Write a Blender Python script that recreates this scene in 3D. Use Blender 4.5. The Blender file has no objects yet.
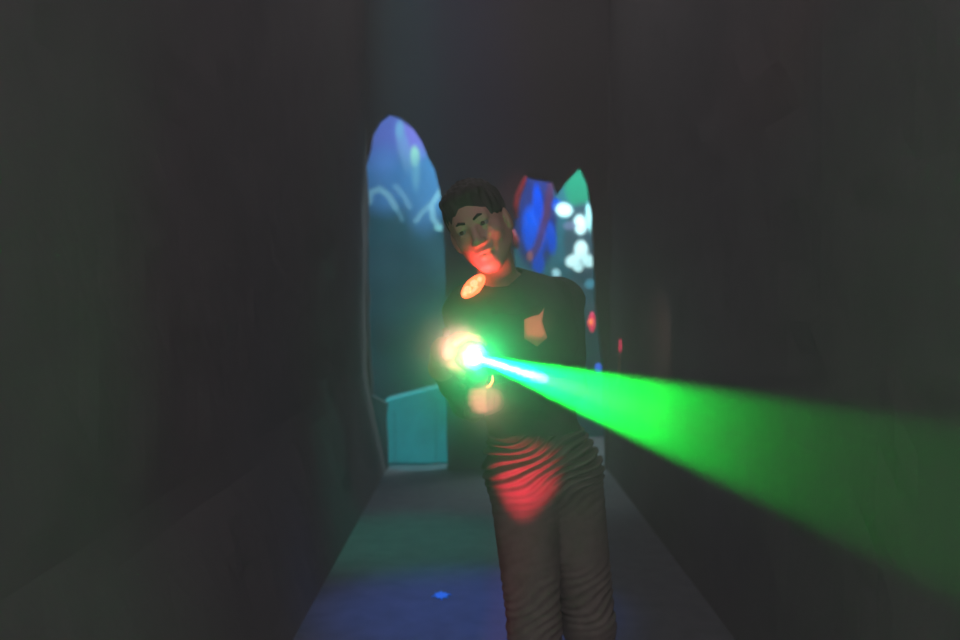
import bpy, bmesh, math, random
import numpy as np
from mathutils import Vector, Matrix, noise
random.seed(7); rng = np.random.default_rng(7)
S = bpy.context.scene
COL = S.collection
PI = math.pi
F = 933.0; HOR = 300.0; CZ = 1.37
def at(px, py, Y):
    """point of the place seen at a pixel, at real distance Y from the camera"""
    return Vector(((px-480)/F*Y, Y, CZ+(HOR-py)/F*Y))

# ------------------------------------------------------------------ camera, world, exposure
cam_d = bpy.data.cameras.new('camera'); cam = bpy.data.objects.new('camera', cam_d); COL.objects.link(cam)
cam_d.sensor_width = 36; cam_d.lens = F*36/960; cam_d.clip_start = .02
cam.location = (0, 0, CZ); cam.rotation_euler = (PI/2-math.atan(20/F), 0, 0)
S.camera = cam
cam_d.dof.use_dof = True; cam_d.dof.focus_distance = 2.35; cam_d.dof.aperture_fstop = 2.2
W = bpy.data.worlds.new('world'); S.world = W; W.use_nodes = True
bg = W.node_tree.nodes['Background']; bg.inputs[0].default_value = (1.06, .93, .99, 1); bg.inputs[1].default_value = .55
S.view_settings.view_transform = 'Standard'; S.view_settings.look = 'None'
S.view_settings.exposure = 0; S.view_settings.gamma = 1; S.view_settings.use_curve_mapping = False

MUZ = at(474, 357, 2.25)                     # the gun's lens
AIM = at(900, 490, .95)                      # a point on the axis of the beam
G = (AIM-MUZ).normalized()

def light(name, kind, loc, target, power, color, parent=None, **kw):
    d = bpy.data.lights.new(name, kind); d.energy = power; d.color = color
    for k, v in kw.items(): setattr(d, k, v)
    o = bpy.data.objects.new(name, d); COL.objects.link(o); o.location = loc
    if target is not None:
        o.rotation_euler = (Vector(target)-Vector(loc)).to_track_quat('-Z', 'Y').to_euler()
    if parent: o.parent = parent
    return o
# lamps of the painted room beyond the openings, then two added spots
light('mural_lamp', 'AREA', (-.55, 8.3, 3.5), (-.75, 9.3, 2.4), 11, (.62, .8, 1.0), shape='RECTANGLE', size=1.1, size_y=.2)
light('mural_lamp', 'AREA', (.9, 8.3, 3.3), (.9, 9.3, 1.5), 90, (.8, .95, 1.0), shape='RECTANGLE', size=1.1, size_y=.2)
light('crate_fill_spot', 'SPOT', (-.42, 3.6, 6.8), at(418, 435, 7.75), 1900, (.0, .75, .85), spot_size=math.radians(6.2), spot_blend=.4, shadow_soft_size=.05)  # added unseen spot high over the passage, brightens the crate front
light('tendril_fill_spot', 'SPOT', (.2, 5.2, 5.6), at(519, 214, 7.48), 190, (1, .2, .25), spot_size=math.radians(6.5), spot_blend=.5, shadow_soft_size=.03)  # added unseen spot over the passage, reddens the tendrils
# blue and green light on the floor of the passage
light('floor_lamp_light', 'SPOT', (-.3, 5.6, 6.8), (-.08, 4.1, 0), 1700, (.06, .22, 1.0), spot_size=math.radians(13.5), spot_blend=1, shadow_soft_size=.1)
light('floor_lamp_light', 'SPOT', (-.5, 6.6, 6.6), (-.38, 5.3, 0), 820, (.03, .85, .55), spot_size=math.radians(15.5), spot_blend=1, shadow_soft_size=.1)
# the gun's beam
light('beam_light', 'SPOT', MUZ+G*.012, AIM, 7600, (0.0, 1.0, .05), spot_size=math.radians(7.2), spot_blend=.45, shadow_soft_size=.008)
light('beam_core_light', 'SPOT', MUZ+G*.012, AIM, 380, (1.0, .85, .7), spot_size=math.radians(3.1), spot_blend=.5, shadow_soft_size=.004)
light('muzzle_glow', 'POINT', MUZ+G*.035, None, 2.8, (.0, 1.0, .22), shadow_soft_size=.012)

# ------------------------------------------------------------------ helpers
def link(name, me, m=None, parent=None):
    o = bpy.data.objects.new(name, me); COL.objects.link(o)
    if m is not None and not me.materials: me.materials.append(m)
    if parent is not None: o.parent = parent
    return o
def tag(o, label=None, cat=None, group=None, kind=None):
    if label: o['label'] = label
    if cat: o['category'] = cat
    if group: o['group'] = group
    if kind: o['kind'] = kind
    return o
def empty(name, loc, label, cat, group=None):
    o = bpy.data.objects.new(name, None); COL.objects.link(o); o.location = loc; o.empty_display_size = .1
    tag(o, label, cat, group); bpy.context.view_layer.update()
    return o
def adopt(o, parent):
    """parent o without moving it (all parents here are unrotated)"""
    bpy.context.view_layer.update()
    o.parent = parent; o.matrix_parent_inverse = parent.matrix_world.inverted()
    return o
def mat(name, col, rough=.8, emis=None, es=0, spec=.3, bump=None, vary=None, sheen=0):
    m = bpy.data.materials.new(name); m.use_nodes = True
    nt = m.node_tree; b = nt.nodes['Principled BSDF']
    b.inputs['Base Color'].default_value = (*col, 1); b.inputs['Roughness'].default_value = rough
    b.inputs['Specular IOR Level'].default_value = spec
    if emis: b.inputs['Emission Color'].default_value = (*emis, 1); b.inputs['Emission Strength'].default_value = es
    tc = nt.nodes.new('ShaderNodeTexCoord')
    if vary:
        n = nt.nodes.new('ShaderNodeTexNoise'); n.inputs['Scale'].default_value = vary[0]; n.inputs['Detail'].default_value = 5
        r = nt.nodes.new('ShaderNodeMapRange'); r.inputs['From Min'].default_value = .3; r.inputs['From Max'].default_value = .7
        r.inputs['To Min'].default_value = 1-vary[1]; r.inputs['To Max'].default_value = 1+vary[1]
        v = nt.nodes.new('ShaderNodeVectorMath'); v.operation = 'SCALE'; v.inputs[0].default_value = col
        nt.links.new(tc.outputs['Object'], n.inputs['Vector']); nt.links.new(n.outputs['Fac'], r.inputs['Value'])
        nt.links.new(r.outputs[0], v.inputs['Scale']); nt.links.new(v.outputs[0], b.inputs['Base Color'])
    if bump:
        n = nt.nodes.new('ShaderNodeTexNoise'); n.inputs['Scale'].default_value = bump[0]; n.inputs['Detail'].default_value = 6
        u = nt.nodes.new('ShaderNodeBump'); u.inputs['Strength'].default_value = bump[1]; u.inputs['Distance'].default_value = bump[2]
        nt.links.new(tc.outputs['Object'], n.inputs['Vector']); nt.links.new(n.outputs['Fac'], u.inputs['Height'])
        nt.links.new(u.outputs[0], b.inputs['Normal'])
    return m
M = dict(
    rock=mat('black_painted_rock', (.125, .125, .125), .95, spec=.02, vary=(6, .04), bump=(25, .3, .006)),
    floor=mat('dark_floor', (.12, .13, .14), .75, spec=.25, vary=(9, .15), bump=(60, .3, .003)),
    ceiling=mat('black_ceiling', (.1, .1, .1), .95, spec=.1, vary=(4, .1)),
    skin=mat('skin', (.42, .235, .185), .5, spec=.4, bump=(300, .12, .001)),
    hair=mat('dark_hair', (.03, .025, .022), .7, bump=(200, .6, .002)),
    shirt=mat('dark_shirt', (.085, .09, .085), .9, spec=.1, bump=(350, .4, .001)),
    vest=mat('black_vest', (.06, .065, .06), .8, spec=.2, bump=(200, .4, .001)),
    trim=mat('vest_edging', (.1, .1, .1), .7),
    trousers=mat('dark_trousers', (.17, .13, .125), .9, spec=.1, bump=(260, .4, .001), vary=(30, .15)),
    shoe=mat('black_shoe', (.05, .05, .05), .6), sole=mat('rubber_sole', (.12, .12, .12), .8),
    eye=mat('eye_white', (.22, .2, .19), .3), iris=mat('iris', (.05, .03, .02), .2),
    lip=mat('lips', (.5, .2, .17), .5),
    gun=mat('black_gun_plastic', (.03, .035, .03), .45, spec=.4, bump=(150, .2, .001)),
    gun2=mat('dark_grey_gun_plastic', (.12, .13, .12), .5, spec=.4),
    lens=mat('glowing_lens', (.8, 1, .9), .2, emis=(.75, 1, .85), es=14),
    red_led=mat('red_indicator_light', (1, .3, .2), .4, emis=(1, .12, .04), es=4),
    sensor=mat('sensor_cover', (.9, .7, .5), .4, emis=(1, .55, .25), es=1.5),
    patch=mat('red_lit_salmon', (.75, .36, .27), .8, bump=(60, .5, .002), vary=(40, .12)),  # red light on the patch is put into this salmon colour
    crate=mat('teal_crate', (.10, .50, .52), .8, vary=(5, .12)), crate2=mat('crate_edge', (.08, .42, .44), .8),
    coral=mat('pinkish_red_paint', (.8, .2, .24), .8, vary=(30, .2)),
    magenta=mat('magenta_lamp_glass', (1, .1, .3), .4, emis=(1, .03, .13), es=.9),
    orange=mat('orange_bulb', (1, .3, .1), .4, emis=(1, .2, .08), es=1.6),
    blue=mat('blue_lamp_glass', (.1, .3, 1), .4, emis=(.03, .12, .9), es=1.1),
    metal=mat('dark_metal', (.08, .08, .08), .5),
)

def rcone(a, b, ra, rb):
    a = np.array(a, float); b = np.array(b, float); ab = b-a; L = max(ab@ab, 1e-12)
    lo = np.minimum(a-ra, b-rb); hi = np.maximum(a+ra, b+rb)
    def f(P):
        t = np.clip(((P-a)@ab)/L, 0, 1)
        return np.linalg.norm(P-a-t[..., None]*ab, axis=-1)-(ra+(rb-ra)*t)
    return f, lo, hi
def ell(c, r, R=None):
    c = np.array(c, float); r = np.array(r, float); R = np.eye(3) if R is None else np.array(R)
    m = float(r.max())
    def f(P):
        q = (P-c)@R
        k0 = np.linalg.norm(q/r, axis=-1); k1 = np.linalg.norm(q/(r*r), axis=-1)+1e-9
        return k0*(k0-1)/k1
    return f, c-m, c+m
def rbox(c, r, R=None, e=.005):
    c = np.array(c, float); r = np.array(r, float)-e; R = np.eye(3) if R is None else np.array(R)
    m = float(np.linalg.norm(r))+e
    def f(P):
        q = np.abs((P-c)@R)-r
        return np.linalg.norm(np.maximum(q, 0), axis=-1)+np.minimum(q.max(-1), 0)-e
    return f, c-m, c+m
class Field:
    def __init__(s, lo, hi, h):
        s.lo = np.array(lo, float); s.h = h
        s.n = np.ceil((np.array(hi)-s.lo)/h).astype(int)+1
        s.F = np.full(s.n, 1.0, np.float32)
    def _sl(s, lo, hi, mg):
        a = np.clip(np.floor((lo-mg-s.lo)/s.h).astype(int), 0, s.n); b = np.clip(np.ceil((hi+mg-s.lo)/s.h).astype(int)+1, 0, s.n)
        sl = tuple(slice(i, j) for i, j in zip(a, b))
        ax = [s.lo[d]+s.h*np.arange(a[d], b[d]) for d in range(3)]
        return sl, np.stack(np.meshgrid(*ax, indexing='ij'), -1)
    def add(s, prim, k=.01, warp=None):
        f, lo, hi = prim; sl, P = s._sl(lo, hi, k+3*s.h+(.02 if warp else 0))
        if min(P.shape) == 0: return s
        d = f(P)
        if warp: d = d+warp(P)
        o = s.F[sl]; h = np.maximum(k-np.abs(o-d), 0)/max(k, 1e-6)
        s.F[sl] = np.minimum(o, d)-h*h*k*.25
        return s
    def cut(s, prim, k=.005):
        f, lo, hi = prim; sl, P = s._sl(lo, hi, k+3*s.h)
        if min(P.shape) == 0: return s
        d = -f(P); o = s.F[sl]; h = np.maximum(k-np.abs(o-d), 0)/max(k, 1e-6)
        s.F[sl] = np.maximum(o, d)+h*h*k*.25
        return s
    def mesh(s, name, m, parent=None, smooth=True):
        Fv = s.F; Fv[0] = Fv[-1] = 1; Fv[:, 0] = Fv[:, -1] = 1; Fv[:, :, 0] = Fv[:, :, -1] = 1
        I = Fv < 0; c = [np.array(x) for x in np.ndindex(2, 2, 2)]
        nx, ny, nz = Fv.shape
        V = lambda A, o: A[o[0]:nx-1+o[0], o[1]:ny-1+o[1], o[2]:nz-1+o[2]]
        cnt = sum(V(I, o).astype(np.int8) for o in c); act = (cnt > 0) & (cnt < 8)
        ids = np.full(act.shape, -1, np.int64); N = int(act.sum()); ids[act] = np.arange(N)
        w = np.argwhere(act); pos = np.zeros((N, 3)); num = np.zeros(N)
        for o in c:
            for d in range(3):
                if o[d]: continue
                o2 = o.copy(); o2[d] = 1
                A = Fv[tuple((w+o).T)]; B = Fv[tuple((w+o2).T)]; x = (A < 0) != (B < 0)
                t = np.clip(A[x]/(A[x]-B[x]), 0, 1)
                p = np.tile(o.astype(float), (x.sum(), 1)); p[:, d] += t
                pos[x] += p; num[x] += 1
        pos = s.lo+s.h*(w+pos/num[:, None])
        quads = []
        for d in range(3):
            a, b = [(1, 2), (2, 0), (0, 1)][d]
            sl0 = [slice(None)]*3; sl1 = [slice(None)]*3; sl0[d] = slice(0, -1); sl1[d] = slice(1, None)
            A = I[tuple(sl0)]; B = I[tuple(sl1)]; e = np.argwhere(A != B); e = e[(e[:, a] > 0) & (e[:, b] > 0)]
            inside = A[tuple(e.T)]
            def cell(da, db):
                q = e.copy(); q[:, a] -= da; q[:, b] -= db; return ids[tuple(q.T)]
            q = np.stack([cell(1, 1), cell(0, 1), cell(0, 0), cell(1, 0)], 1)
            q[~inside] = q[~inside][:, ::-1]; quads.append(q)
        q = np.concatenate(quads); q = q[(q >= 0).all(1)]
        me = bpy.data.meshes.new(name); me.from_pydata(pos.tolist(), [], q.tolist())
        if smooth: me.polygons.foreach_set('use_smooth', [True]*len(me.polygons))
        me.update(); o = link(name, me, m)
        if parent: adopt(o, parent)
        return o
def auto_field(prims, h, k=.01, mg=.03):
    lo = np.min([p[1] for p in prims], 0)-mg; hi = np.max([p[2] for p in prims], 0)+mg
    f = Field(lo, hi, h)
    for p in prims: f.add(p, k)
    return f
def bm_obj(name, bm, m, parent=None, smooth=False):
    me = bpy.data.meshes.new(name); bmesh.ops.recalc_face_normals(bm, faces=bm.faces[:]); bm.to_mesh(me); bm.free()
    if smooth: me.polygons.foreach_set('use_smooth', [True]*len(me.polygons))
    o = link(name, me, m)
    if parent: adopt(o, parent)
    return o
def tube_bm(pts, rad, n=10, bm=None):
    bm = bm or bmesh.new(); pts = [Vector(p) for p in pts]; rad = [rad]*len(pts) if not hasattr(rad, '__len__') else rad
    rings = []
    for i, p in enumerate(pts):
        t = (pts[min(i+1, len(pts)-1)]-pts[max(i-1, 0)]).normalized()
        a = t.cross(Vector((0, 1, .02))).normalized() if abs(t.y) < .95 else t.cross(Vector((1, 0, 0))).normalized()
        b = t.cross(a)
        rings.append([bm.verts.new(p+rad[i]*(a*math.cos(2*PI*k/n)+b*math.sin(2*PI*k/n))) for k in range(n)])
    for r0, r1 in zip(rings, rings[1:]):
        for k in range(n): bm.faces.new((r0[k], r0[(k+1) % n], r1[(k+1) % n], r1[k]))
    bm.faces.new(rings[0]); bm.faces.new(rings[-1][::-1])
    return bm
def box_bm(c, r, bev=.0, R=None, bm=None):
    bm = bm or bmesh.new()
    g = bmesh.ops.create_cube(bm, size=1)['verts']
    Mx = Matrix.Translation(Vector(c)) @ (R.to_4x4() if R else Matrix.Identity(4)) @ Matrix.Diagonal((2*r[0], 2*r[1], 2*r[2], 1))
    bmesh.ops.transform(bm, matrix=Mx, verts=g)
    if bev: bmesh.ops.bevel(bm, geom=list({e for v in g for e in v.link_edges}), offset=bev, segments=2, affect='EDGES')
    return bm

# ------------------------------------------------------------------ structure
def rough_wall(name, p0, p1, z1, amp, thick, side, m, lean=0):
    """a rocky wall slab from p0 to p1 (on the floor), its rough face on the left of the direction p0>p1 when side=1"""
    p0 = Vector((*p0, 0)); p1 = Vector((*p1, 0)); L = (p1-p0).length; d = (p1-p0)/L; nrm = Vector((-d.y, d.x, 0))*side
    nx = max(4, int(L/.1)); nz = int(z1/.1); bm = bmesh.new(); g = []
    for i in range(nx+1):
        row = []
        for j in range(nz+1):
            p = p0+d*(L*i/nx)+Vector((0, 0, z1*j/nz))
            a = noise.fractal(p*1.8, 1, 2, 4)*amp if j else 0
            row.append(bm.verts.new(p-nrm*(abs(a)+lean*min(1, p.z/.75))))
        g.append(row)
    for i in range(nx):
        for j in range(nz): bm.faces.new((g[i][j], g[i+1][j], g[i+1][j+1], g[i][j+1]))
    b = [bm.verts.new(p-nrm*(thick+lean)) for p in (p0, p1, p1+Vector((0, 0, z1)), p0+Vector((0, 0, z1)))]
    bm.faces.new(b)
    bm.faces.new([b[0]]+g[0]+[b[3]]); bm.faces.new([b[1]]+g[-1]+[b[2]])
    bm.faces.new([b[0]]+[r[0] for r in g]+[b[1]]); bm.faces.new([b[3]]+[r[-1] for r in g]+[b[2]])
    return tag(bm_obj(name, bm, m), kind='structure')
HW = 4.2
LX, RX, YP = -.755, 1.03, 7.5
tag(bm_obj('floor', box_bm((0, 4.2, -.05), (4.2, 5.4, .05)), M['floor']), kind='structure')
tag(bm_obj('ceiling', box_bm((.1, 8.3, HW+.05), (2.2, 1.3, .05)), M['ceiling']), kind='structure')
rough_wall('wall_left', (LX, YP), (LX, .9), HW, .022, .3, 1, M['rock'], .15)
rough_wall('wall_right', (RX, .9), (RX, YP), HW, .022, .3, 1, M['rock'])
rough_wall('wall_left', (-1.75, 9.45), (-1.75, 7.71), HW, .05, .2, 1, M['rock'])
rough_wall('wall_right', (2.0, 7.71), (2.0, 9.45), HW, .05, .2, 1, M['rock'])

# the black partition with its two jagged openings
def jag(pts, step=.12, amp=.012):
    out = []
    for a, b in zip(pts, pts[1:]):
        L = (b-a).length; n = max(1, int(L/step))
        for i in range(n):
            p = a.lerp(b, i/n); q = noise.noise_vector(p*7)*amp
            out.append(Vector((p.x+q.x, p.y, max(0, p.z+(q.z if i else 0)))))
    out.append(pts[-1]); return out
P = lambda x, y: at(x, y, YP)
Lo = [P(387, 470.4), P(386, 404), P(372, 396), P(368, 330), P(367, 250), P(368, 200), P(366, 165), P(370, 150), P(373, 134), P(381, 121), P(390, 114), P(400, 118),
      P(413, 128), P(421, 141), P(427, 156), P(434, 168), P(440, 190), P(443, 215), P(445, 260), P(447, 470.4)]
Ro = [P(514, 470.4), P(515, 262), P(514, 240), P(515, 218), P(517, 200), P(526, 177), P(552, 182), P(557, 195), P(564, 186), P(572, 176), P(580, 168), P(587, 183),
      P(592, 215), P(594, 260), P(596, 300), P(600, 340), P(605, 375), P(606, 470.4)]
for q in (Lo, Ro):
    q[0].z = 0; q[-1].z = 0
out = [Vector((-1.75, YP, 0))]+jag(Lo)+jag(Ro)+[Vector((2.0, YP, 0)), Vector((2.0, YP, HW)), Vector((-1.75, YP, HW))]
bm = bmesh.new(); vs = [bm.verts.new(p) for p in out]; es = [bm.edges.new((vs[i], vs[(i+1) % len(vs)])) for i in range(len(vs))]
bmesh.ops.triangle_fill(bm, use_beauty=True, use_dissolve=False, edges=es)
r = bmesh.ops.extrude_face_region(bm, geom=bm.faces[:])
bmesh.ops.translate(bm, verts=[v for v in r['geom'] if isinstance(v, bmesh.types.BMVert)], vec=(0, .09, 0))
tag(bm_obj('wall_back', bm, mat('darker_black_rock', (.085, .08, .08), .95, spec=.02, bump=(25, .3, .006))), kind='structure')  # darker copy of the rock colour, offsets the extra light falling here

# the painted wall behind: colours laid down as blobs and strokes of paint
YM = 9.3
blobs = []   # (kind, data, colour, strength) in the frame of the wall, metres
def wp(x, y): p = at(x, y, YM); return (p.x, p.z)
def B(x, y, rx, ry, col, a=1, rot=0, soft=.35): blobs.append(('b', wp(x, y), rx/F*YM, ry/F*YM, col, a, rot, soft))
def T(pts, w, col, a=1): blobs.append(('s', [wp(*p) for p in pts], w/F*YM, col, a))
B(382, 130, 24, 42, (.25, .25, .80), .85, 0, .7); B(415, 140, 17, 22, (.38, .26, .85), .9, 0, .6)
B(385, 180, 26, 32, (.13, .33, .72), .7, 0, .8); B(425, 190, 22, 40, (.15, .38, .75), .7, 0, .8)
B(415, 157, 4.5, 10, (.62, 1.0, .72), 1, .0, .8); B(400, 131, 4, 9, (.35, .62, .85), .9, 0, .8); B(404, 150, 6, 22, (.3, .5, .8), .7, .2, .8)
B(416, 172, 4, 18, (.3, .6, .75), .6, 0, .9)
T([(369, 203), (371, 193), (380, 189), (389, 196), (396, 208)], 3.2, (.40, .66, .80), .8)
T([(396, 187), (404, 196), (410, 207)], 3, (.32, .56, .78), .7)
T([(444, 186), (432, 205), (433, 219), (440, 228), (446, 227)], 3, (.42, .72, .85), .9)
T([(416, 221), (424, 211), (432, 204)], 3, (.36, .62, .78), .8); B(439, 228, 5, 3, (.5, .9, .9), .9)
T([(394, 207), (400, 214), (402, 220)], 2.4, (.26, .5, .65), .6)
# right opening
B(535, 218, 22, 52, (.012, .02, .10), 1, 0, .3); B(534, 232, 12, 26, (.0, .055, .45), 1, .1, .5); B(538, 205, 5, 20, (.0, .04, .38), 1, .1, .5)
B(531, 222, 5, 9, (.0, .06, .48), 1, 0, .7); B(551, 238, 5, 16, (.0, .045, .38), 1, .1, .65); B(538, 262, 6, 12, (.0, .045, .42), 1, .1, .65)
B(556, 205, 5, 6, (.0, .05, .35), 1, 0, .4)
T([(552, 180), (546, 215), (538, 245), (530, 258)], 4, (.06, .02, .05), .8); B(530, 256, 3, 5, (.25, .08, .1), .9)
B(578, 185, 14, 22, (.015, .17, .10), 1, 0, .3); B(582, 240, 18, 36, (.03, .065, .085), 1, 0, .3); B(585, 320, 22, 60, (.03, .075, .10), 1, 0, .3)
B(564, 210, 8, 6.5, (.6, .95, .95), 1, -.2, .7); B(580, 225, 6, 9.5, (.68, 1, 1), 1, .1, .65); B(590, 218, 4, 14, (.45, .95, .95), 1, .1, .65)
B(570, 226, 7, 4, (.12, .15, .24), .8)
B(581, 250, 6.5, 9, (.72, 1, .98), 1, 0, .6); B(573, 261, 7.5, 6, (.72, 1, .98), 1, .4, .6); B(588, 261, 7, 6, (.68, 1, .98), 1, -.4, .6)
B(578, 267, 5, 5, (.68, 1, .98), 1, 0, .4); B(556, 273, 4, 4, (.5, .85, .9), .9); B(590, 284, 5, 4.5, (.08, .3, .4), .9, 0, .5); B(578, 298, 7, 2.5, (.1, .3, .35), .8, -.8)
blobs = [tuple((b_[k][0]*.6, b_[k][1]*.78, b_[k][2]*.8) if k == (4 if b_[0] == 'b' else 3) and (b_[1][0] if b_[0] == 'b' else b_[1][0][0]) < -.2 else b_[k] for k in range(len(b_))) for b_ in blobs]
def paint(x, z):
    c = np.stack([np.full_like(x, .02), np.full_like(x, .10), np.full_like(x, .13)], -1)
    for b in blobs:
        if b[0] == 'b':
            _, (cx, cz), rx, rz, col, a, rot, soft = b
            dx, dz = x-cx, z-cz; u = dx*math.cos(rot)+dz*math.sin(rot); v = -dx*math.sin(rot)+dz*math.cos(rot)
            q = np.sqrt((u/rx)**2+(v/rz)**2); w = np.clip((1+soft*.5-q)/max(soft, .01), 0, 1)
        else:
            _, pts, wd, col, a = b; q = np.full_like(x, 9.)
            for (ax, az), (bx, bz) in zip(pts, pts[1:]):
                L = (bx-ax)**2+(bz-az)**2; t = np.clip(((x-ax)*(bx-ax)+(z-az)*(bz-az))/L, 0, 1)
                q = np.minimum(q, np.hypot(x-ax-t*(bx-ax), z-az-t*(bz-az)))
            w = np.clip(1.4-q/wd, 0, 1)
        w = (w*w*(3-2*w)*a)[..., None]; c = c*(1-w)+np.array(col)*w
    return c
nx, nz = 330, 400; xs = np.linspace(-1.75, 2.0, nx); zs = np.linspace(0, HW, nz); X, Z = np.meshgrid(xs, zs, indexing='ij')
colr = paint(X, Z); me = bpy.data.meshes.new('wall_mural')
yy = YM+np.array([[.02*noise.noise(Vector((x*3, 0, z*3))) for z in zs] for x in xs])
v = np.stack([X, yy, Z], -1).reshape(-1, 3); idx = np.arange(nx*nz).reshape(nx, nz)
f = np.stack([idx[:-1, :-1], idx[:-1, 1:], idx[1:, 1:], idx[1:, :-1]], -1).reshape(-1, 4)[:, ::-1]
back = [(x, YM+.15, z) for x, z in ((-1.75, 0), (2.0, 0), (2.0, HW), (-1.75, HW))]; nv = len(v)
fl = f.tolist()+[[nv, nv+3, nv+2, nv+1]]
me.from_pydata(v.tolist()+back, [], fl)
ca = me.color_attributes.new('paint', 'FLOAT_COLOR', 'POINT')
arr = np.ones((nv+4, 4), np.float32)*.1; arr[:nv, :3] = colr.reshape(-1, 3); arr[:, 3] = 1; ca.data.foreach_set('color', arr.ravel())
mm = mat('mural_paint', (.1, .1, .1), .9, spec=0); nt = mm.node_tree; an = nt.nodes.new('ShaderNodeAttribute'); an.attribute_name = 'paint'
nt.links.new(an.outputs['Color'], nt.nodes['Principled BSDF'].inputs['Base Color'])
tag(link('wall_far', me, mm), kind='structure')

# ------------------------------------------------------------------ haze
def haze(name, lo, hi, build, label):
    c = [(a+b)/2 for a, b in zip(lo, hi)]; r = [(b-a)/2 for a, b in zip(lo, hi)]
    m = bpy.data.materials.new(name); m.use_nodes = True; nt = m.node_tree
    nt.nodes.remove(nt.nodes['Principled BSDF']); vs = nt.nodes.new('ShaderNodeVolumeScatter')
    nt.links.new(vs.outputs[0], nt.nodes['Material Output'].inputs['Volume']); build(nt, vs)
    o = bm_obj(name, box_bm((0, 0, 0), r), m); o.location = c
    return tag(o, label, 'haze', kind='stuff')
def thin(nt, vs): vs.inputs['Density'].default_value = .032; vs.inputs['Anisotropy'].default_value = 0
haze('haze', (LX+.01, .35, .01), (RX-.01, 7.45, 3.9), thin, 'thin haze filling the dark passage between the rock walls')
GC = MUZ+G*.38
def puff(nt, vs):
    vs.inputs['Anisotropy'].default_value = .45
    g = nt.nodes.new('ShaderNodeNewGeometry')
    def gauss(c, s, amp):
        d = nt.nodes.new('ShaderNodeVectorMath'); d.operation = 'SUBTRACT'; d.inputs[1].default_value = c; nt.links.new(g.outputs['Position'], d.inputs[0])
        sc = nt.nodes.new('ShaderNodeVectorMath'); sc.operation = 'DIVIDE'; sc.inputs[1].default_value = s; 
        vr = nt.nodes.new('ShaderNodeVectorRotate'); vr.rotation_type = 'EULER_XYZ'; vr.invert = True
        vr.inputs['Rotation'].default_value = G.to_track_quat('Z', 'Y').to_euler(); nt.links.new(d.outputs[0], vr.inputs['Vector']); nt.links.new(vr.outputs[0], sc.inputs[0])
        dt = nt.nodes.new('ShaderNodeVectorMath'); dt.operation = 'DOT_PRODUCT'; nt.links.new(sc.outputs[0], dt.inputs[0]); nt.links.new(sc.outputs[0], dt.inputs[1])
        ng = nt.nodes.new('ShaderNodeMath'); ng.operation = 'MULTIPLY'; ng.inputs[1].default_value = -.5; nt.links.new(dt.outputs['Value'], ng.inputs[0])
        ex = nt.nodes.new('ShaderNodeMath'); ex.operation = 'EXPONENT'; nt.links.new(ng.outputs[0], ex.inputs[0])
        a = nt.nodes.new('ShaderNodeMath'); a.operation = 'MULTIPLY'; a.inputs[1].default_value = amp; nt.links.new(ex.outputs[0], a.inputs[0])
        return a
    # smoke drawn out along the beam: rotate the place's coordinates so that Z runs along it
    a = gauss(GC, (.17, .17, .315), .85)
    b = gauss(MUZ+G*.02, (.09, .09, .09), 3.8)
    ad = nt.nodes.new('ShaderNodeMath'); nt.links.new(a.outputs[0], ad.inputs[0]); nt.links.new(b.outputs[0], ad.inputs[1])
    nt.links.new(ad.outputs[0], vs.inputs['Density'])
haze('smoke_cloud', (-.7, .45, .3), (.98, 3.1, 2.2), puff, 'drifting smoke around the gun that shows the green beam')

# ------------------------------------------------------------------ person
def V(*a): return Vector(a)
HC = at(478.5, 226, 2.50)                    # middle of the head, between the eyes' height
roll, yaw, pitch = math.radians(-25), math.radians(-13), math.radians(3)
RH = (Matrix.Rotation(roll, 3, 'Y') @ Matrix.Rotation(yaw, 3, 'Z') @ Matrix.Rotation(pitch, 3, 'X'))
RHn = np.array(RH)
def h(u, f, v): return HC+RH @ Vector((u, -f, v))
def he(u, f, v, r): return ell(h(u, f, v), (r[0], r[1], r[2]), RHn)
NK = at(505, 290, 2.62); CH = at(517, 340, 2.66); BL = at(530, 405, 2.72); PV = at(542, 462, 2.76)
SR = at(466, 309, 2.62); ER = at(468, 400, 2.70); SL = at(562, 303, 2.72); EL = at(567, 385, 2.66)
a_ax = G; right = G.cross(Vector((0, 0, 1))).normalized(); up = right.cross(G).normalized()   # the gun's own frame
def gp(f, r, u): return MUZ+a_ax*f+right*r+up*u       # f forward of the lens, r to the shooter's right = left in the photo negative
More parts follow.
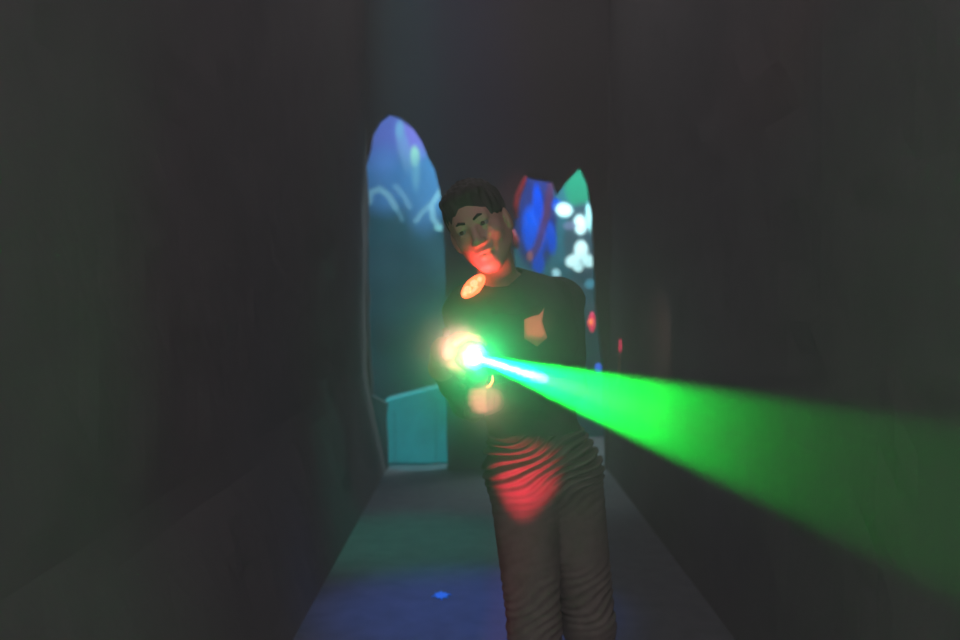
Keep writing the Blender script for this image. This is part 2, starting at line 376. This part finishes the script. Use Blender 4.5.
# hands: support hand round the barrel shroud, trigger hand on the grip
WRs = gp(-.18, .03, -.045); WLg = gp(-.125, -.075, -.13)
HRk = at(523, 480, 2.74); HLk = at(568, 480, 2.80)
KR = at(535, 632, 2.66); KL = at(590, 628, 2.78)
AR = Vector((KR.x+.02, 2.75, .09)); AL = Vector((KL.x+.05, 2.93, .09))
person = empty('person', (PV.x, PV.y, 0), 'person in dark vest and trousers leaning forward and aiming a glowing gun', 'person')
lo = Vector((-.36, 2.05, -.0)); hi = Vector((.5, 3.15, 1.80))
bd = Field(lo, hi, .005)
def body_core(f, g=0.0, k=.03, parts=('torso', 'arms', 'legs'), warp=None):
    if 'torso' in parts:
        f.add(ell(CH+V(0, .01, -.0), (.165+g, .11+g, .17+g), np.array(Matrix.Rotation(math.radians(-12), 3, 'Z'))), k, warp)
        f.add(rcone(SR+V(.03, 0, .0), SL+V(-.03, 0, .005), .058+g, .062+g), .05, warp)
        f.add(rcone(CH+V(.0, .0, -.05), BL, .115+g, .105+g), .06, warp); f.add(rcone(BL, PV, .11+g, .118+g), .06, warp)
        f.add(rcone(PV+V(-.05, 0, .0), PV+V(.05, .02, .0), .105+g, .105+g), .05, warp)
        f.add(rcone(NK+V(-.0, 0, -.01), NK+V(-.07, 0, -.045), .045+g, .04+g), .05, warp); f.add(rcone(NK+V(0, 0, -.01), NK+V(.10, .03, -.03), .05+g, .05+g), .05, warp)
    if 'arms' in parts:
        f.add(rcone(SR, ER, .053+g, .042+g), k, warp); f.add(rcone(SL, EL, .056+g, .045+g), k, warp)
    if 'legs' in parts:
        f.add(rcone(HRk, KR, .082+g, .056+g), k, warp); f.add(rcone(HLk, KL, .086+g, .058+g), k, warp)
        f.add(rcone(KR, AR, .056+g, .038+g), .02, warp); f.add(rcone(KL, AL, .056+g, .038+g), .02, warp)
    return f
body_core(bd)
bd.add(rcone(ER, WRs, .042, .027), .02); bd.add(rcone(EL, WLg, .043, .028), .02)
for A, s in ((AR, -1), (AL, 1)): bd.add(rcone(A+V(0, .03, -.045), A+V(.02*s, -.14, -.06), .035, .028), .02)
# neck and head
bd.add(rcone(NK+V(-.005, .02, -.03), h(0, -.035, -.06), .056, .05), .02)
bd.add(he(0, -.012, .03, (.077, .095, .088)), .02); bd.add(he(0, .02, -.04, (.06, .066, .078)), .03)
bd.add(he(0, .056, -.102, (.022, .022, .018)), .025)
for s in (-1, 1):
    bd.add(rcone(h(s*.052, -.01, -.055), h(s*.014, .058, -.104), .018, .014), .03)
    bd.add(he(s*.043, .05, -.028, (.019, .02, .018)), .02)
    bd.add(he(s*.078, -.012, -.015, (.009, .02, .032)), .008)
bd.add(rcone(h(-.036, .074, .02), h(.036, .074, .02), .011, .011), .02)
for s in (-1, 1): bd.cut(he(s*.031, .092, .0, (.019, .018, .013)), .01)
bd.add(rcone(h(0, .078, .008), h(0, .103, -.036), .007, .012), .01)
for s in (-1, 1):
    bd.add(he(s*.013, .094, -.040, (.008, .01, .007)), .008)
    bd.add(he(s*.031, .076, -.0085, (.016, .008, .004)), .005); bd.add(he(s*.031, .078, .0085, (.017, .009, .005)), .005)
bd.add(he(0, .08, -.066, (.024, .011, .007)), .008); bd.add(he(0, .079, -.079, (.020, .011, .007)), .006)
bd.cut(rbox(h(0, .094, -.0725), (.022, .009, .0022), RHn, .001), .003)
# hands
def finger(p, rr, k=.003):
    for a, b, r0, r1 in zip(p, p[1:], rr, rr[1:]): bd.add(rcone(a, b, r0, r1), k)
# support hand: palm on the photo-left side of the shroud, four fingers over its top
RB = .037   # shroud radius
def ringp(f, deg, rad): a = math.radians(deg); f += .024; return gp(f, math.cos(a)*rad, math.sin(a)*rad)   # 0 deg = shooter's right, 90 = top
bd.add(rcone(ringp(-.125, 0, RB+.016), ringp(-.06, 5, RB+.018), .020, .019), .02)
bd.add(rcone(ringp(-.125, 25, RB+.016), ringp(-.06, 32, RB+.018), .018, .018), .02)
bd.add(rcone(ringp(-.13, -22, RB+.014), ringp(-.085, -25, RB+.014), .017, .016), .02)
bd.add(rcone(WRs, ringp(-.12, 5, RB+.016), .026, .022), .03)
for i, (f0, L, w) in enumerate(((-.040, 1.0, .0085), (-.063, 1.06, .0088), (-.086, 1.0, .0085), (-.107, .84, .0076))):
    finger([ringp(f0, 35, RB+.017), ringp(f0+.002, 35+42*L, RB+.013), ringp(f0+.003, 35+75*L, RB+.010), ringp(f0+.003, 35+102*L, RB+.008)], [w+.0022, w+.001, w, w-.0018])
finger([ringp(-.10, -18, RB+.014), ringp(-.078, -42, RB+.013), ringp(-.055, -68, RB+.011), ringp(-.04, -88, RB+.009)], [.014, .0125, .011, .009])
# trigger hand round the grip
GR0 = gp(-.06, -.022, -.078); GR1 = gp(-.07, -.024, -.150)
gd = (GR1-GR0).normalized(); 
def gr(t, deg, rad): a = math.radians(deg); return GR0.lerp(GR1, t)+(a_ax*math.cos(a)-right*math.sin(a))*rad   # 0 deg front, 90 = shooter's left
sgn = 1
bd.add(rcone(gr(.2, 120, .034), gr(.85, 120, .034), .017, .017), .02); bd.add(rcone(gr(.2, 90, .036), gr(.85, 90, .036), .014, .014), .02)
bd.add(rcone(WLg, gr(.5, 130, .036), .027, .02), .03)
for t, L in ((.16, 1), (.38, 1.04), (.6, 1), (.82, .86)):
    finger([gr(t, 82, .036), gr(t, 82-50*L, .031), gr(t, 82-95*L, .028), gr(t, 82-125*L, .026)], [.0112, .0102, .0092, .0078])
finger([gr(.25, 150, .034), gr(.08, 195, .031), gr(.02, 235, .03), gr(.0, 262, .029)], [.013, .0115, .0105, .009])
body = bd.mesh('body', M['skin'], person)
# eyes
for s in (-1, 1):
    for nm, r_, off, mt in (('eye', .0125, .071, M['eye']), ):
        bm = bmesh.new(); bmesh.ops.create_uvsphere(bm, u_segments=20, v_segments=12, radius=r_)
        bmesh.ops.translate(bm, verts=bm.verts, vec=h(s*.031, off, 0)); e = bm_obj('eye', bm, mt, person, True)
        bm = bmesh.new(); bmesh.ops.create_uvsphere(bm, u_segments=14, v_segments=8, radius=.0062)
        bmesh.ops.translate(bm, verts=bm.verts, vec=h(s*.031-.001, off+.0085, 0)); i_ = bm_obj('iris', bm, M['iris'], None, True); adopt(i_, e)
    bm = tube_bm([h(s*.012, .0875, .018), h(s*.028, .089, .0245), h(s*.046, .076, .02)], [.0035, .0042, .002], 8); bm_obj('eyebrow', bm, M['hair'], person, True)
# hair
hf = Field(HC-V(.16, .16, .16), HC+V(.16, .16, .18), .004)
hw = lambda P: .003*np.sin(P[..., 0]*190+P[..., 2]*60)*np.sin(P[..., 1]*170)
hf.add(he(.003, -.018, .040, (.083, .100, .090)), .01, hw); hf.add(he(0, .045, .088, (.062, .045, .025)), .02, hw)
hf.cut(rcone(h(0, .09, -.01), h(0, .14, .02), .058, .07), .01); hf.cut(rbox(h(0, .05, -.09), (.2, .12, .095), RHn), .01)
hf.cut(rbox(h(0, 0, -.19), (.2, .3, .14), RHn), .01)
hf.mesh('hair', M['hair'], person)
# clothes
wr = lambda P: .0045*np.sin(P[..., 2]*52+P[..., 0]*30+2*np.sin(P[..., 1]*16))*np.sin(P[..., 0]*21+P[..., 2]*9+1)
sf = Field(lo, hi, .0065)
body_core(sf, .010, .03, ('torso', 'arms'), wr)
sf.add(rcone(ER, ER.lerp(WRs, .93), .053, .034), .02, wr); sf.add(rcone(EL, EL.lerp(WLg, .82), .054, .04), .02, wr)
sf.add(rcone(NK+V(.0, .02, -.02), NK+V(-.003, .012, .012), .064, .062), .02)
sf.cut(rcone(NK+V(-.006, .0, -.01), NK+V(-.03, -.02, .09), .054, .075), .004)
sf.cut(rbox(PV-V(0, 0, .345), (.4, .4, .40), np.array(Matrix.Rotation(math.radians(-9), 3, 'Y')), .001), .003)
sf.mesh('shirt', M['shirt'], person)
fold = lambda P: (.0085*np.sin(P[..., 2]*215-P[..., 0]*110+2.2*np.sin(P[..., 0]*26+P[..., 2]*12)+1.6*np.sin(P[..., 2]*43+P[..., 0]*17+2))*np.clip(.4+np.sin(P[..., 2]*14+1), .25, 1.2)*np.clip((P[..., 2]-.62)/.22, .3, 1))
tf = Field(lo, hi, .005)
tf.add(rcone(PV+V(-.05, 0, -.02), PV+V(.05, .02, -.02), .122, .122), .03, fold)
tf.add(rcone(BL, PV, .128, .136), .04, fold); body_core(tf, .020, .03, ('legs',), fold)
tf.cut(rbox(PV+V(0, 0, .29), (.4, .4, .19), None, .001), .003); tf.cut(rbox(V(.1, 2.8, -.0), (1, 1, .06), None, .001), .003)
tf.mesh('trousers', M['trousers'], person)
for A, s in ((AR, -1), (AL, 1)):
    q = auto_field([rcone(A+V(0, .03, -.035), A+V(.02*s, -.15, -.05), .046, .037), rcone(A+V(0, .01, .01), A+V(0, .01, -.03), .05, .048)], .005, .02)
    q.cut(rbox(A+V(0, 0, -.19), (.3, .4, .119), None, .001), .002); so = q.mesh('shoe', M['shoe'], person)
    q = auto_field([rbox(A+V(0, .02, -.082), (.046, .065, .011), None, .008), rbox(A+V(.012*s, -.10, -.082), (.046, .085, .011), None, .008)], .005, .01)
    adopt(q.mesh('sole', M['sole']), so)
# vest: body armour shell with shoulder straps
vf = Field(lo, hi, .006)
Rz = np.array(Matrix.Rotation(math.radians(-12), 3, 'Z'))
vf.add(ell(CH+V(0, .01, -.01), (.182, .130, .18), Rz), .02); vf.add(rcone(CH+V(0, 0, -.06), BL+V(0, 0, .0), .137, .128), .05)
vf.add(rcone(NK+V(-.085, .0, -.055), NK+V(.125, .05, -.03), .066, .07), .04)
vf.cut(rcone(NK+V(-.006, -.02, -.0), NK+V(-.006, -.05, .14), .070, .09), .006)
vf.cut(rcone(NK+V(0, -.16, .02), NK+V(0, -.06, .0), .05, .05), .01)
for s_, e_ in ((SR, ER), (SL, EL)): vf.cut(rcone(s_.lerp(e_, .1), s_.lerp(e_, 1.2), .074, .074), .01)
vf.cut(rbox(BL-V(0, 0, .30), (.4, .4, .25), None, .001), .005)
vest = vf.mesh('vest', M['vest'], person)
def frame(c, xdir, ydir):
    x = Vector(xdir).normalized(); z = x.cross(Vector(ydir)).normalized(); y = z.cross(x); return Matrix((x, y, z)).transposed()
def front(fn, px, py, Y0=2.3, Y1=2.9):
    return None
# surface depth of the clothes under a pixel
from mathutils.bvhtree import BVHTree
dg = bpy.context.evaluated_depsgraph_get(); dg.update()
def tree_of(objs):
    vs, fs = [], []
    for o in objs:
        b = len(vs); vs += [o.matrix_world @ v.co for v in o.data.vertices]; fs += [tuple(b+i for i in p.vertices) for p in o.data.polygons]
    return BVHTree.FromPolygons(vs, fs)
bpy.context.view_layer.update()
ctree = tree_of([o for o in person.children if o.type == 'MESH' and o.name.split('.')[0] in ('shirt', 'vest', 'trousers', 'body')])
def on_clothes(px, py):
    o = Vector((0, 0, CZ)); d = (at(px, py, 1)-o).normalized(); r = ctree.ray_cast(o, d); return r[0] if r[0] else at(px, py, 2.6)
def pad(name, poly, m, parent, t=.008, off=.004, puffy=.003):
    """a flat pad of real thickness lying on the clothes, outline given as pixels"""
    pts = [on_clothes(*p) for p in poly]; c = sum(pts, Vector())/len(pts)
    n = Vector()
    for a, b in zip(pts, pts[1:]+pts[:1]): n += (a-c).cross(b-c)
    n.normalize(); n = n if n.y < 0 else -n
    top = max((p-c).dot(n) for p in pts)
    bm = bmesh.new(); bot = [bm.verts.new(p-n*((p-c).dot(n))+n*(top*.4+off-t)) for p in pts]
    tp = [bm.verts.new(v_.co+n*t) for v_ in bot]; inn = [bm.verts.new(v_.co.lerp(c+n*(top*.4+off), .25)+n*puffy) for v_ in tp]
    k = len(pts)
    for i in range(k):
        j = (i+1) % k; bm.faces.new((bot[i], bot[j], tp[j], tp[i])); bm.faces.new((tp[i], tp[j], inn[j], inn[i]))
    bm.faces.new(inn); bm.faces.new(bot[::-1])
    o = bm_obj(name, bm, m); adopt(o, parent); return o, c+n*(top*.4+off+t), n
pd, pc, pn = pad('arm_patch', [(524, 320), (531, 317), (539, 315), (544, 308), (542, 322), (547, 338), (537, 347), (531, 343), (524, 339)], M['patch'], vest)
pd['label'] = 'angular patch with red light put into its salmon colour'
# the shoulder sensor: oval housing with bright cover and bars
sc = at(473, 286, 2.50); ax = (at(484, 275, 2.50)-at(462, 297, 2.50)).normalized(); nn = Vector((.15, -.95, .25)).normalized(); nn = (nn-ax*nn.dot(ax)).normalized(); sd = nn.cross(ax)
Rm = np.array(Matrix((ax, sd, nn)).transposed())
q = auto_field([ell(sc-nn*.012, (.042, .021, .016), Rm), rcone(sc-nn*.015, sc-nn*.045, .015, .02)], .003, .01); hs = q.mesh('shoulder_sensor', M['red_led'], vest)
hs['label'] = 'glowing orange oval shoulder sensor'
for a_, b_, rx, ry in ((-.018, .003, .012, .010), (.006, .003, .011, .010), (.026, .0, .007, .007), (-.006, -.010, .016, .004), (-.032, -.0, .005, .007)):
    q = auto_field([ell(sc+ax*a_+sd*b_+nn*.003, (rx, ry, .006), Rm)], .0018, .004, .01); adopt(q.mesh('sensor_lens', M['sensor']), hs)
light('sensor_light', 'SPOT', sc+Vector((.006, -.115, -.022)), h(.012, .035, -.085), 4.6, (1, .06, .07), spot_size=math.radians(70), spot_blend=.8, shadow_soft_size=.012)
# hose / cable on the vest
bm = tube_bm([on_clothes(523, 352)+V(0, -.004, 0), on_clothes(531, 350)+V(0, -.005, 0), on_clothes(538, 346)+V(0, -.004, 0)], .0012, 8); adopt(bm_obj('cord', bm, M['trim']), vest)

# ------------------------------------------------------------------ gun
gun = empty('laser_gun', gp(-.17, 0, -.05), 'black laser gun held in both hands, white lens shining green', 'toy gun')
Rg = np.array(Matrix((right, a_ax, up)).transposed())
q = auto_field([rcone(gp(-.02, 0, 0), gp(-.13, 0, 0), .036, .040)], .004, .01)
q.add(rbox(gp(-.20, 0, -.005), (.026, .09, .036), Rg, .012), .015); q.add(rbox(gp(-.08, 0, .045), (.009, .04, .008), Rg, .004), .006)
q.add(rbox(gp(-.08, 0, -.045), (.015, .06, .016), Rg, .006), .01)
q.cut(rcone(gp(.03, 0, 0), gp(-.006, 0, 0), .026, .022), .003)
adopt(q.mesh('gun_body', M['gun']), gun)
q = Field(gp(-.06, 0, -.1)-V(.13, .13, .13), gp(-.06, 0, -.1)+V(.13, .13, .13), .004); q.add(rcone(GR0+up*.01, GR1, .021, .023), .01); q.add(rbox(GR1, (.02, .028, .008), Rg, .004), .006); adopt(q.mesh('grip', M['gun2']), gun)
# scalloped muzzle ring
bm = bmesh.new(); n = 60; rows = []
for kk, (rr, ff) in enumerate(((.034, -.02), (.037, .004), (.034, .012), (.024, .012), (.019, .0), (.018, -.02))):
    rows.append([bm.verts.new(gp(ff, rr*(1+.07*math.sin(i/n*2*PI*7)*(kk in (1, 2)))*math.cos(2*PI*i/n), rr*(1+.07*math.sin(i/n*2*PI*7)*(kk in (1, 2)))*math.sin(2*PI*i/n))) for i in range(n)])
for r0, r1 in zip(rows, rows[1:]+rows[:1]):
    for i in range(n): bm.faces.new((r0[i], r0[(i+1) % n], r1[(i+1) % n], r1[i]))
adopt(bm_obj('muzzle_ring', bm, M['gun2'], None, True), gun)
q = auto_field([ell(gp(.0, 0, 0), (.0185, .009, .0185), Rg)], .002, .004, .01); ln = q.mesh('lens', M['lens']); adopt(ln, gun); ln['label'] = 'bright white glowing lens'
# trigger guard
bm = tube_bm([gp(-.20, 0, -.035), gp(-.19, 0, -.06), gp(-.21, 0, -.075), gp(-.24, 0, -.04)], .004, 8); adopt(bm_obj('trigger_guard', bm, M['gun'], None, True), gun)
# lower battery housing, a curved cup under the barrel
q = auto_field([rcone(gp(-.07, -.01, -.05), gp(-.015, -.012, -.050), .028, .029)], .004, .01); adopt(q.mesh('lower_housing', M['gun']), gun)
bm = tube_bm([gp(.0, -.048, -.045), gp(.0, -.049, -.058), gp(.0, -.043, -.070), gp(.0, -.034, -.075)], [.001, .003, .0035, .002], 10); ld = bm_obj('light_strip', bm, M['red_led'], None, True); adopt(ld, gun)
# rear sight
bm = box_bm(gp(-.24, 0, .04), (.008, .008, .012), .002, Matrix((right, a_ax, up)).transposed()); adopt(bm_obj('rear_sight', bm, M['gun2']), gun)
hand_c = ringp(-.07, 30, RB+.02)
hc = ringp(-.055, 38, RB+.01)
light('added_fill_spot', 'SPOT', (-.004, -.06, 1.373), at(461, 348, 2.28), 1900, (1, .34, .36), spot_size=math.radians(2.9), spot_blend=.5, shadow_soft_size=.01)  # added spot at the camera that brightens the upper hand
light('added_fill_spot', 'SPOT', (.003, -.06, 1.371), at(485, 398, 2.3), 1000, (1, .38, .34), spot_size=math.radians(2.0), spot_blend=.4, shadow_soft_size=.01)  # another added spot at the camera, for the lower hand
light('patch_fill_spot', 'SPOT', pc+Vector((-.05, -.24, -.02)), pc, 2.4, (1, .30, .22), spot_size=math.radians(17), spot_blend=.4, shadow_soft_size=.01)  # added spot in mid-air before the vest, lights the patch
light('added_fill_spot', 'SPOT', (-.02, 1.9, .30), at(524, 482, 2.62), 190, (1, .03, .08), spot_size=math.radians(14), spot_blend=1, shadow_soft_size=.01)  # added unseen spot from below that reddens the trousers

# dense smoke added in front of the lens to make the beam's white core
m = bpy.data.materials.new('dense_smoke'); m.use_nodes = True; nt = m.node_tree; nt.nodes.remove(nt.nodes['Principled BSDF'])
vs = nt.nodes.new('ShaderNodeVolumeScatter'); vs.inputs['Density'].default_value = 4.5; vs.inputs['Anisotropy'].default_value = .4; nt.links.new(vs.outputs[0], nt.nodes['Material Output'].inputs['Volume'])
e0 = MUZ+G*.03; e1 = MUZ+G*.46
bm = tube_bm([e0.lerp(e1, t) for t in (0, .1, .25, .45, .65, .8, .9, .97, 1)], [.004, .006, .009, .012, .0145, .015, .013, .008, .002], 20)
tag(bm_obj('beam_core_smoke', bm, m, None, True), 'added dense smoke that makes the white core of the beam', 'smoke', kind='stuff')

# ------------------------------------------------------------------ props beyond
cr = empty('crate', P(415, 470)+V(0, .24, 0), 'teal sloped-top crate standing on the floor in the left opening', 'crate')
cx, cy = P(417, 470).x, YP+.12
Rc = Matrix.Rotation(math.radians(9), 3, 'Z')
cr.location = (cx, cy+.45, 0); bpy.context.view_layer.update()
hgt = .64
def sloped(x0, x1, y0, y1, z0, zl, zr):
    bm = bmesh.new(); lo_ = [(x0, y0), (x1, y0), (x1, y1), (x0, y1)]
    b_ = [bm.verts.new((x, y, z0)) for x, y in lo_]; t_ = [bm.verts.new((x, y, zl if x == x0 else zr)) for x, y in lo_]
    bm.faces.new(b_); bm.faces.new(t_)
    for k in range(4): bm.faces.new((b_[k], b_[(k+1) % 4], t_[(k+1) % 4], t_[k]))
    bmesh.ops.bevel(bm, geom=bm.edges[:], offset=.008, segments=2, affect='EDGES'); return bm
X0, X1, Y0_ = at(383, 400, YP+.28).x, at(448, 400, YP+.28).x, YP+.28
adopt(bm_obj('crate_body', sloped(X0, X1, Y0_, Y0_+.42, .002, .52, .66), M['crate']), cr)
for xx, z_ in ((X0+.10, .46), (X1-.10, .56)):
    adopt(bm_obj('batten', box_bm((xx, Y0_-.006, z_/2+.01), (.015, .006, z_/2-.02), .002), M['crate2']), cr)
# red painted tendrils at the left edge of the right opening
Q = lambda x, y: at(x-1, y, YP-.018)
bm = tube_bm([Q(527, 177), Q(524, 184), Q(519, 196), Q(517, 206), Q(518, 219)], [.012, .022, .026, .024, .01], 10)
tag(bm_obj('tendril', bm, M['coral'], None, True), 'long curved pinkish red tendril hanging at the arch edge right of the head', 'tendril')
bm = tube_bm([Q(513, 230), Q(516, 240), Q(518, 249)], [.014, .03, .012], 10)
tag(bm_obj('tendril', bm, M['coral'], None, True), 'short stubby pinkish red tendril beside the neck, under the long one', 'tendril')
# lamps
lp = empty('wall_lamp', at(596, 322, YP+.28), 'small magenta red lamp with orange centre in the right opening', 'lamp')
q = auto_field([ell(at(592, 322, YP+.3), (.026, .03, .085)), ell(at(590.5, 323, YP+.29), (.022, .022, .034))], .006, .02); adopt(q.mesh('glass', M['magenta'], None), lp)
q = auto_field([ell(at(591, 322, YP+.272), (.020, .016, .026))], .004, .01); adopt(q.mesh('bulb', M['orange'], None), lp)
lp = empty('wall_lamp', at(602, 368, YP+.28), 'tiny blue lamp low at the right edge of the right opening', 'lamp')
q = auto_field([ell(at(598.5, 368, YP+.28), (.026, .024, .038))], .004, .01); adopt(q.mesh('glass', M['blue'], None), lp)
# light strip on the right wall
yw = RX*F/(619.5-480)
st = empty('marker_strip', Vector((RX-.03, yw, 1.0)), 'thin red lit vertical strip on the right wall just above the green beam', 'light strip')
st.location.z = 0.93; bpy.context.view_layer.update()
def wpt(px, py): Y_ = (RX-.045)*F/(px-480); return at(px, py, Y_)
bm = tube_bm([wpt(620.2, 339), wpt(620.5, 346), wpt(620, 352)], [.004, .008, .004], 8); adopt(bm_obj('red_tip', bm, M['magenta'], None, True), st)
bm = tube_bm([wpt(619.8, 354), wpt(619.5, 364), wpt(619, 376), wpt(617.5, 384)], [.003, .005, .006, .002], 8); adopt(bm_obj('pale_strip', bm, M['patch'], None, True), st)
light('wall_fill_spot', 'SPOT', Vector((.55, 4.9, 1.35)), Vector((RX, 5.4, 1.05)), 4, (1, .55, .45), spot_size=math.radians(70), spot_blend=1, shadow_soft_size=.01)  # added unseen spot that warms the right wall, apart from the strip
S.cycles.volume_step_rate = 1.0; S.cycles.volume_bounces = 0; S.cycles.max_bounces = 4; S.cycles.diffuse_bounces = 2

bm = bmesh.new(); n = 22; fr = at(441, 598, 1.37*F/298)  # blue light reflected on the floor, put in as a coloured disc
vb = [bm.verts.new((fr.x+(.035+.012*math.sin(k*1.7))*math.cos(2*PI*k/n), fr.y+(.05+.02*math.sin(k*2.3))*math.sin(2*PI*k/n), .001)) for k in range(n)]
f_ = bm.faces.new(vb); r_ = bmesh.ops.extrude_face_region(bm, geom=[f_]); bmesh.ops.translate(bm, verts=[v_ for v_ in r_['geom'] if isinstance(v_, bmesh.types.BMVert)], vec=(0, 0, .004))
tag(bm_obj('floor_reflection', bm, mat('blue_reflection', (.08, .45, .9), .7)), 'thin bright blue disc standing for a light reflection on the floor left of the legs', 'reflection')
